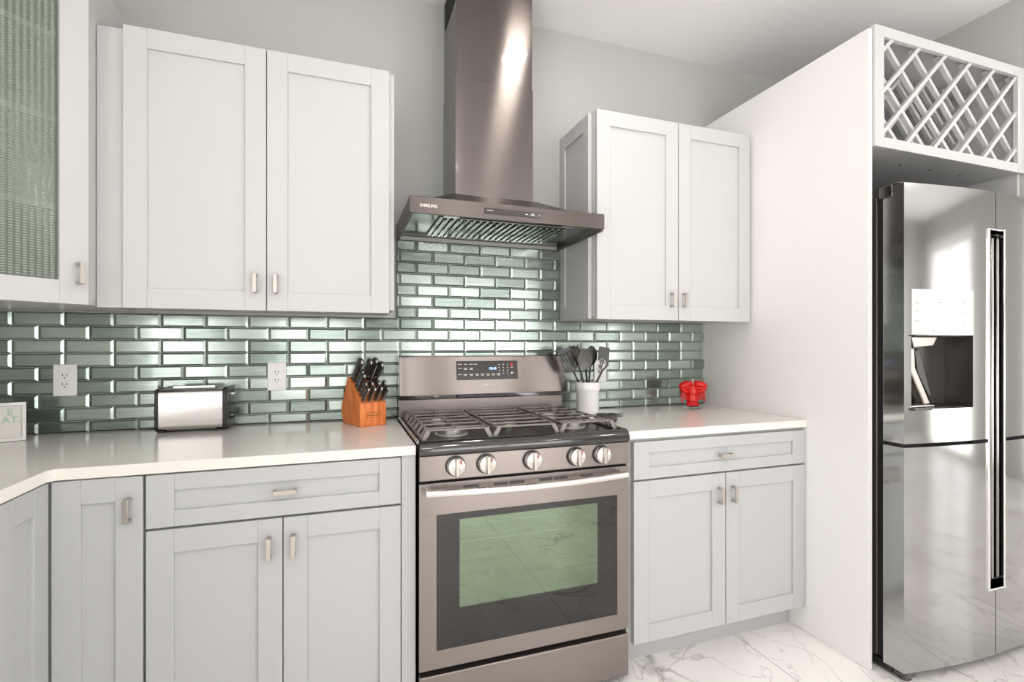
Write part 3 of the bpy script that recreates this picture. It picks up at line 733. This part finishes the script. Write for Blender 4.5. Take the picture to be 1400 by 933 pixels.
b.prism([(.114, -.008 - .012), (.108, -.012), (.111, -.009), (.115, -.011), (.119, -.009), (.122, -.012)], 'y', f0, f1)
b.xf(mt).build('legend', 'print', dsp)
B().box(.109, .121, f0, f1, .017, .030).xf(mt).build('off_mark', 'redprint', dsp)
text('12:34', .016, (0, 0, 0)) if False else None
dg = text('10:41', .017, (.005, -.0032, .002)); dg.xf(mt).build('clock_digits', 'digits', dsp, smooth=0)
tx = text('SAMSUNG', .0150, (-.030, -.0008, -.070), bold=.0006); tx.xf(mt).build('lettering', 'print', t, smooth=0)
# burners
def burner(x, y, r, sx=1):
    b_ = B().lathe((x, y, .920), [(r + .010, 0), (r + .008, .003), (r, .005), (r, .018), (r * .96, .020)], n=36, sx=1, sy=sx).build('burner', 'burner', t, smooth=40)
    B().lathe((x, y, .9402), [(r * .92, 0), (r * .92, .004), (r * .85, .006)], n=36, sx=1, sy=sx).build('burner_cap', 'cap', b_, smooth=40)
    for k in range(24):
        a = 2 * math.pi * k / 24
    return b_
burner(-.255, -.505, .050); burner(-.255, -.205, .036); burner(.215, -.505, .046); burner(.238, -.205, .040); burner(-.009, -.36, .034, 1.9)
# grates: three cast sections
def grate(xa, xb, side):
    b = B(); y0, y1 = -.612, -.140; zt_, zb_ = .957, .920; w = .0042; h = .0065
    def bar(p, q, ww=w, hh=h):
        p, q = Vector(p), Vector(q); d = (q - p).normalized(); n = Vector((-d.y, d.x, 0)).normalized() if abs(d.z) < .95 else Vector((1, 0, 0))
        u = d.cross(n); 
        b.loft([[c + n * a * ww + u * e_ * hh / 2 for a, e_ in ((-1, -1), (1, -1), (1, 1), (-1, 1))] for c in (p, q)])
    zc = zt_ - h / 2
    bar((xa + .02, y0, zc), (xb - .02, y0, zc)); bar((xa + .02, y1, zc), (xb - .02, y1, zc))
    for x, s in ((xa, 1), (xb, -1)):       # splayed feet at the corners
        for y in (y0, y1): bar((x + s * .022, y, zc), (x + s * .004, y, zb_), .008, .016)
    if side:
        xo, xi = (xa, xb) if side < 0 else (xb, xa); s = 1 if side < 0 else -1
        for k in range(6):
            y = y0 + .040 + k * .080
            bar((xo + s * .022, y, zc), (xi - s * .016, y, zc))
            bar((xo + s * .023, y, zc + .001), (xo + s * .002, y, zb_ + .006), .0062, .010)
        bar(((xa + xb) / 2, y0, zc + .001), ((xa + xb) / 2, y1, zc + .001))
        bar((xi - s * .012, y0, zc), (xi - s * .012, y1, zc)); bar((xo + s * .022, y0, zc), (xo + s * .022, y1, zc), .004)
        bar((xo + s * .002, y0, zb_ + .006), (xo + s * .002, y1, zb_ + .006), .005, .010)
    else:
        bar((xa + .014, y0, zc), (xa + .014, y1, zc)); bar((xb - .014, y0, zc), (xb - .014, y1, zc))
        for k in range(5): bar((xa + .014, y0 + .07 + k * .083, zc), (xb - .014, y0 + .07 + k * .083, zc))
    return b.build('grate', 'iron', t, bevel=.0022, smooth=60)
grate(-.376, -.137, -1); grate(-.133, .112, 0); grate(.116, .346, 1)

# ================================================================== THINGS ON THE COUNTERS
# ---- toaster
t = thing('toaster', (-1.147, -.078, .914), 'stainless steel and black long-slot toaster on the counter under the outlet', 'toaster')
x0, x1, y0, y1, z0, z1 = -1.262, -1.030, -.130, -.014, .922, 1.072
def rr(ya, yb, za, zb, r, n=6):
    pts = []
    for (cy_, cz_, a0) in ((ya + r, zb - r, 180), (yb - r, zb - r, 90), (yb - r, za + r, 0), (ya + r, za + r, -90)):
        for i in range(n + 1):
            a = R(a0 - 90 * i / n); pts.append((cy_ + r * math.cos(a), cz_ + r * math.sin(a)))
    return pts
B().prism(rr(y0, y1, z0, z1, .018), 'x', x0 + .012, x1 - .016).build('shell', mat('toaster steel', (214, 210, 206), .22, 1, aniso=.5, bump=((4, 2, 12), .25, .006)), t, smooth=50)
B().prism(rr(y0 - .003, y1 + .003, z0 - .003, z1 + .003, .020), 'x', x0, x0 + .012).build('end_cap', 'blackplastic', t, smooth=50, bevel=.002)
ec = B().prism(rr(y0 - .003, y1 + .003, z0 - .003, z1 + .003, .020), 'x', x1 - .016, x1).build('end_cap', 'blackplastic', t, smooth=50, bevel=.002)
B().box(x0 + .03, x1 - .034, y0 + .022, y0 + .040, z1 - .004, z1 + .0008).box(x0 + .03, x1 - .034, y1 - .040, y1 - .022, z1 - .004, z1 + .0008).build('slots', 'dark', t)
B().box(x0 + .045, x1 - .05, y0 + .046, y0 + .050, z1 + .001, z1 + .010).build('warming_rail', 'silver', t, bevel=.001)
B().box(x1, x1 + .016, -.094, -.062, 1.045, 1.054).build('lever', 'silver', t, bevel=.002)
B().box(x1 - .001, x1 + .001, -.081, -.075, .955, 1.05).build('lever_slot', 'dark', t)
B().lathe((x1, -.078, .965), [(.014, 0), (.014, .012), (.011, .016)], axis='x', n=24).build('browning_knob', 'blackgloss', t, smooth=40)
for x in (x0 + .018, x1 - .028):
    for y in (y0 + .014, y1 - .014): B().box(x - .012, x + .012, y - .010, y + .010, .9145, .921).build('foot', 'blackplastic', t, bevel=.002)
B().tube([(x0 + .004, -.09, 1.045), (x0 - .008, -.088, 1.02), (x0 - .013, -.085, .985), (x0 - .009, -.082, .95), (x0 + .004, -.08, .932)], .003, 8).build('cord', 'blackplastic', t, smooth=60)
# ---- outlets
for (x, lab) in ((-1.571, 'white double outlet plate on the tiles left of the toaster'), (-.874, 'white double outlet plate between toaster and knife block'), (.617, 'white double outlet plate half hidden behind the utensil crock')):
    t = thing('wall_outlet', (x, -.010, 1.05), lab, 'outlet')
    pl = B().box(x - .035, x + .035, -.015, -.0096, 1.050, 1.165).build('plate', 'outlet', t, bevel=.002)
    pd = B().box(x - .017, x + .017, -.0170, -.0150, 1.074, 1.141).build('receptacle', 'outlet', t, bevel=.001)
    b = B()
    for z in (1.091, 1.124):
        b.box(x - .0075, x - .0050, -.0176, -.0171, z - .001, z + .007).box(x + .0050, x + .0075, -.0176, -.0171, z - .001, z + .006).lathe((x, -.0171, z - .008), [(.0025, 0), (.0025, .0005)], axis='y', n=10)
    b.build('sockets', 'dark', pd)
# ---- knife block
KB = Matrix.Translation((-.5045, -.208, .9142)) @ Matrix.Rotation(R(22), 4, 'Z')
W2 = .055; prof = [(0, 0), (0, .090), (.112, .190), (.124, .187), (.188, .060), (.186, .040), (.172, .010), (.165, 0)]
t = thing('knife_block', (-.5045, -.208, .9142), 'orange-brown wooden knife block on the counter left of the range', 'knife block')
B().prism(prof, 'x', -W2, W2).xf(KB).build('block', 'wood', t, bevel=.003, smooth=40)
b = B()
for x0_, x1_, z_ in ((-.030, .030, .054), (-.030, .030, .034)): b.box(x0_, x1_, -.0008, 0, z_, z_ + .001)
b.box(-.030, -.029, -.0008, 0, .034, .055).box(.029, .030, -.0008, 0, .034, .055)
b.xf(KB).build('badge_outline', 'dark', t)
tx = text('FARBERWARE', .0078, (-.026, -.0006, .0415), depth=.0003); tx.xf(KB).build('lettering', 'dark', t, smooth=0)
tv = Vector((0, .112, .096)).normalized(); nv = Vector((0, -tv.z, tv.y))
def slot(s_, x_):   # point on the sloped face
    return Vector((x_, .112 * s_, .090 + .096 * s_))
# knife modelled along +z, spine towards +y
knife_rot = Matrix((( 1, 0, 0), (0, tv.y, nv.y), (0, tv.z, nv.z))).transposed()
def axes_matrix(s_, x_, tilt=0):
    m = Matrix.Identity(4)
    ex, ey, ez = Vector((1, 0, 0)), tv, nv
    for i in range(3): m[i][0], m[i][1], m[i][2] = ex[i], ey[i], ez[i]
    m.translation = slot(s_, x_)
    return KB @ m @ Matrix.Rotation(R(tilt), 4, 'Y')
def make_knife(L_, w_, th, label, group):
    k = thing('kitchen_knife', (0, 0, 0), label, 'knife', group)
    pts = [(-w_ * .45, .006), (-w_ * .40, L_ * .35), (-w_ * .46, L_ * .7), (-w_ * .62, L_ * .93), (-w_ * .35, L_), (w_ * .35, L_ * .985), (w_ * .48, L_ * .9), (w_ * .44, L_ * .5), (w_ * .45, .006)]
    B().prism(pts, 'x', -th / 2, th / 2).build('handle', 'nylon', k, bevel=.0022, smooth=50)
    B().prism([(p[0] * 1.05, p[1]) for p in pts], 'x', -.0022, .0022).build('tang', 'nickel', k)
    B().box(-th * .42, th * .42, -w_ * .42, w_ * .42, -.004, .0062).build('bolster', 'silver', k, bevel=.001)
    for z in (.22, .5, .78): B().lathe((-th / 2 - .0006, 0, L_ * z), [(.003, 0), (.003, th + .0012)], axis='x', n=10).build('rivet', 'chrome', k)
    return k
small = make_knife(.078, .019, .012, '', 'steak knives in the knife block'); first = True
names1 = ['leftmost', 'second from left', 'third from left', 'rightmost']
for row, s_ in enumerate((.09, .30)):
    for i, x_ in enumerate((-.040, -.0135, .0135, .040)):
        k = small if first else copy_tree(small); first = False
        k['label'] = 'small black riveted steak knife, %s row of the knife block, %s' % (('front', 'second')[row], names1[i])
        k.matrix_world = axes_matrix(s_, x_)
mid = make_knife(.094, .021, .013, '', 'larger knives in the knife block'); first = True
for s_, x_, lab in ((.50, -.041, 'black knife in the left column of the knife block, lower one'), (.64, -.041, 'black knife in the left column of the knife block, middle one')):
    k = mid if first else copy_tree(mid); first = False
    k['label'] = lab; k.matrix_world = axes_matrix(s_, x_)
big = make_knife(.120, .027, .015, '', 'larger knives in the knife block'); first = True
for s_, x_, lab in ((.88, -.041, 'long black chef knife at the upper left corner of the knife block'), (.86, -.004, 'long black chef knife at the top middle of the knife block'), (.90, .022, 'long black carving knife standing highest near the right of the knife block'), (.74, .038, 'black bread knife handle at the upper right edge of the knife block')):
    k = big if first else copy_tree(big); first = False
    k['label'] = lab; k.matrix_world = axes_matrix(s_, x_)
k = thing('kitchen_shears', (0, 0, 0), 'kitchen shears with two black loop handles in the middle of the knife block', 'shears')
for x_, r_ in ((-.013, .017), (.018, .014)):
    pts = [(x_ + r_ * .85 * math.cos(a), 0, .040 + r_ * 1.35 * math.sin(a)) for a in [2 * math.pi * i / 20 for i in range(20)]]
    b = B(); rings = []
    for i in range(20):
        p = Vector(pts[i]); c_ = Vector((x_, 0, .040)); d = (p - c_).normalized()
        rings.append([p + d * .004 * math.cos(a) + Vector((0, .004 * math.sin(a), 0)) for a in [2 * math.pi * j / 8 for j in range(8)]])
    b.loft(rings, False, True); b.build('loop_handle', 'nylon', k, smooth=60)
B().box(-.009, .009, -.003, .003, -.004, .020).build('blades', 'silver', k)
k.matrix_world = axes_matrix(.60, 0.004)

# ---- utensil crock
cx_, cy_ = .470, -.155
t = thing('utensil_crock', (cx_, cy_, .914), 'white ceramic crock holding black utensils right of the range', 'crock')
B().lathe((cx_, cy_, .9143), [(.044, 0), (.050, .004), (.053, .018), (.0535, .105), (.0585, .112), (.0595, .120), (.0595, .142), (.057, .148), (.053, .147), (.0505, .140), (.050, .020), (.010, .012)], n=48).build('pot', 'crock', t, smooth=40)
def uten(name, label, cat, top, basex, parts, m='nylon', r=.0055, lean=0):
    """top: neck point (x,z,y); handle runs from inside the crock to the neck"""
    t = thing(name, (cx_, cy_, .93), label, cat, 'utensils in the white crock')
    bx_, by_ = basex
    p0 = Vector((bx_, by_, .935)); p1 = Vector(top)
    B().tube([p0, p0.lerp(p1, .5), p1], [r, r, r * .85], 10, flat=.6).build('handle', m if name != 'whisk' else 'silver', t, smooth=60)
    return t, (p1 - p0).normalized(), p1
def orient(p, d, face=(-.25, -1, .1), roll=0):
    """matrix: z along d, -y toward the viewer"""
    z = d.normalized(); y = -(Vector(face) - z * Vector(face).dot(z)).normalized(); x = y.cross(z)
    m = Matrix.Identity(4)
    for i in range(3): m[i][0], m[i][1], m[i][2] = x[i], y[i], z[i]
    m.translation = p; return m @ Matrix.Rotation(R(roll), 4, 'Z')
def spoon_head(L_, w_, dep=.010):
    b = B(); n, mm = 12, 20; rings = []
    front = []; 
    for i in range(n + 1):
        u = i / n; zz = L_ * u; hw = w_ / 2 * math.sin(math.pi * min(max((u * .96 + .02), 0), 1)) ** .62
        row = []
        for j in range(9):
            v = -1 + j / 4; row.append(Vector((hw * v, dep * (1 - v * v) * math.sin(math.pi * u), zz)))
        back = [p + Vector((0, .0025, 0)) for p in reversed(row)]
        rings.append(row + back)
    return b.loft(rings)
# solid spoon, centre front
t, d, p = uten('serving_spoon', 'black solid spoon leaning forward in the crock, left of centre', 'spoon', (.438, -.200, 1.125), (.480, -.150), None)
spoon_head(.104, .070).xf(orient(p - d * .004, d)).build('bowl', 'nylongrey', t, smooth=60, label='dark grey oval bowl')
# rear spoon, right of centre
t, d, p = uten('slotted_spoon', 'black slotted spoon standing highest at the back of the crock', 'spoon', (.500, -.125, 1.140), (.462, -.165), None)
spoon_head(.100, .060).xf(orient(p - d * .004, d, (-.5, -1, .1))).build('bowl', 'nylon', t, smooth=60)
# wide turner, left
def turner_head(L_, w_, slots=4, bend=.01):
    b = B(); yb_ = lambda z: bend * (z / L_) ** 2
    gw = w_ * .075; sw = (w_ - slots * gw) / (slots + 1)
    for i in range(slots + 1):
        xa = -w_ / 2 + i * (sw + gw); b.box(xa, xa + sw, -.0015, .0015, L_ * .16, L_ * .86)
    b.prism([(-w_ / 2, L_ * .86), (w_ / 2, L_ * .86), (w_ / 2 * .96, L_), (-w_ / 2 * .96, L_)], 'y', -.0015, .0015)
    b.prism([(-.007, 0), (.007, 0), (w_ / 2, L_ * .16), (-w_ / 2, L_ * .16)], 'y', -.0018, .0018)
    return b
t, d, p = uten('slotted_turner', 'black slotted turner leaning over the range on the left of the crock', 'spatula', (.398, -.150, 1.115), (.490, -.150), None)
turner_head(.115, .072).xf(orient(p - d * .003, d + Vector((-.05, 0, .1)), (-.2, -1, .1))).build('blade', 'nylon', t, bevel=.0008)
t, d, p = uten('black_turner', 'solid black turner on the right side of the crock', 'spatula', (.545, -.165, 1.120), (.455, -.150), None)
B().prism([(-.008, 0), (.008, 0), (.028, .022), (.030, .105), (-.022, .112), (-.026, .020)], 'y', -.0016, .0016).xf(orient(p - d * .003, Vector((.06, 0, 1)), (-.2, -1, .1))).build('blade', 'nylon', t, bevel=.001)
t, d, p = uten('pasta_server', 'dark grey wide pasta server at the back left of the crock', 'server', (.440, -.105, 1.165), (.478, -.175), None)
b = B(); b.add(spoon_head(.075, .085, .022))
for i in range(5):
    u = -1 + i / 2; b.tube([(u * .034, .0, .050 + .018 * (1 - abs(u))), (u * .038, -.022, .062 + .016 * (1 - abs(u)))], [.0045, .003], 8)
b.xf(orient(p - d * .003, d + Vector((-.35, 0, 0)), (-.2, -1, .1))).build('toothed_head', 'nylongrey', t, smooth=60)
t, d, p = uten('whisk', 'small wire whisk with a silver handle in the middle of the crock', 'whisk', (.510, -.185, 1.105), (.462, -.150), None, r=.0045)
b = B(); mo = orient(p - d * .003, d)
for k_ in range(5):
    a = math.pi * k_ / 5; pts = []
    for i in range(13):
        u = -1 + i / 6; rr_ = .017 * math.sin(math.pi * (1 - abs(u)) ** .8) if abs(u) < 1 else 0
        zz = .075 * (1 - abs(u)) ** .75; s_ = -1 if u < 0 else 1; rr_ = .019 * math.sin(math.pi * min(abs(u) ** .8, 1))
        pts.append((s_ * rr_ * math.cos(a), s_ * rr_ * math.sin(a), zz))
    b.tube(pts, .0011, 5)
b.xf(mo).build('wire_loops', 'silver', t, smooth=60)

# ---- spoon rest beside the range
t = thing('spoon_rest', (.436, -.40, .914), 'small round dark metal spoon rest on the counter beside the range', 'spoon rest')
B().lathe((.436, -.40, .9145), [(.030, 0), (.038, .003), (.041, .012), (.043, .016), (.050, .024), (.052, .028), (.049, .0295), (.038, .018), (.008, .012)], n=40).build('dish', 'glassdish', t, smooth=50)
B().tube([(.482, -.41, .938), (.494, -.413, .941), (.502, -.415, .940)], [.009, .008, .006], 10, flat=.4, up=(0, 0, 1)).build('lip_handle', 'glassdish', t, smooth=60)

# ---- red lobster figurine on a glass foot
lx, ly = 1.058, -.165
t = thing('lobster_figurine', (lx, ly, .914), 'glossy red lobster figurine on a clear glass foot near the end panel', 'figurine')
B().lathe((lx, ly, .9143), [(.040, 0), (.044, .004), (.042, .009), (.030, .014), (.012, .016)], n=40).build('glass_foot', 'clear', t, smooth=50, label='clear round glass foot')
rotl = Matrix.Rotation(R(-20), 4, 'Z')
def LT(v): return Vector((lx, ly, .93)) + rotl @ Vector(v)
b = B()
segs = [(0, .026, .020), (.012, .030, .024), (.024, .031, .026), (.036, .030, .026), (.048, .030, .026), (.060, .031, .027), (.074, .034, .028), (.088, .030, .026), (.100, .020, .020), (.108, .006, .008)]
rings = []
for i, (z, rx_, ry_) in enumerate(segs):
    for dz, k_ in ((0, 1.0), (.006, .90)):
        if i == len(segs) - 1 and dz: continue
        rings.append([LT((rx_ * k_ * math.cos(a), ry_ * k_ * math.sin(a), z + dz)) for a in [2 * math.pi * j / 20 for j in range(20)]])
b.loft(rings); b.build('body', 'red', t, smooth=50)
for s_ in (-1, 1):     # big claws folded over the top
    b = B().tube([LT((s_ * .018, -.006, .070)), LT((s_ * .045, -.012, .074)), LT((s_ * .060, -.012, .090))], [.010, .011, .013], 12)
    mt_ = (rotl @ Matrix.Rotation(R(s_ * -68), 4, 'Y')).to_3x3() if False else (rotl @ Matrix.Rotation(R(-s_ * 72), 4, 'Y')).to_3x3()
    b.ell(LT((s_ * .038, -.012, .106)), .019, .022, .036, mt_)
    b.ell(LT((s_ * .030, -.012, .090)), .010, .014, .030, (rotl @ Matrix.Rotation(R(-s_ * 84), 4, 'Y')).to_3x3())
    b.build('claw', 'red', t, smooth=60)
    for k_ in range(4):
        z = .062 - k_ * .011
        B().tube([LT((s_ * .024, -.008, z)), LT((s_ * .048, -.016, z + .010)), LT((s_ * .060, -.012, z - .004)), LT((s_ * .052, -.02, z - .014))], [.0045, .004, .0035, .002], 8).build('leg', 'red', t, smooth=60)
    B().tube([LT((s_ * .006, -.014, .103)), LT((s_ * .010, -.018, .118)), LT((s_ * .006, -.016, .128))], [.004, .003, .002], 8).build('antenna', 'red', t, smooth=60)
b = B()
for k_ in range(5):
    a = R(-150 + 30 * k_); b.ell(LT((.026 * math.cos(a), .020 * math.sin(a), .004)), .011, .009, .009)
b.build('tail_fan', 'red', t, smooth=60)

# ---- framed sign at the left edge
t = thing('framed_sign', (-1.74, -.10, .914), 'small white framed sign with pale green lettering at the left end of the counter', 'sign')
MS = Matrix.Translation((-1.632, -.118, .9146)) @ Matrix.Rotation(R(26), 4, 'Z') @ Matrix.Rotation(R(-4), 4, 'X')
sw, sh = .20, .128
b = B().box(-sw, 0, -.012, 0, 0, .010).box(-sw, 0, -.012, 0, sh - .010, sh).box(-sw, -sw + .010, -.012, 0, .010, sh - .010).box(-.010, 0, -.012, 0, .010, sh - .010)
b.xf(MS).build('frame', 'frame', t, bevel=.001)
B().box(-sw + .010, -.010, -.007, -.003, .010, sh - .010).xf(MS).build('print', 'paper', t)
b = B().box(-sw + .012, -.012, -.0078, -.0072, sh - .0130, sh - .0120).box(-sw + .012, -.012, -.0078, -.0072, .0120, .0130).box(-.0130, -.0120, -.0078, -.0072, .0130, sh - .0130)
b.xf(MS).build('inner_line', 'palegrey', t)
tx = text('E', .030, (-.046, -.0076, .086), bold=.0008).add(text('AT.', .030, (-.058, -.0076, .061), bold=.0006)); tx.xf(MS).build('lettering', 'palegreen', t, smooth=0)
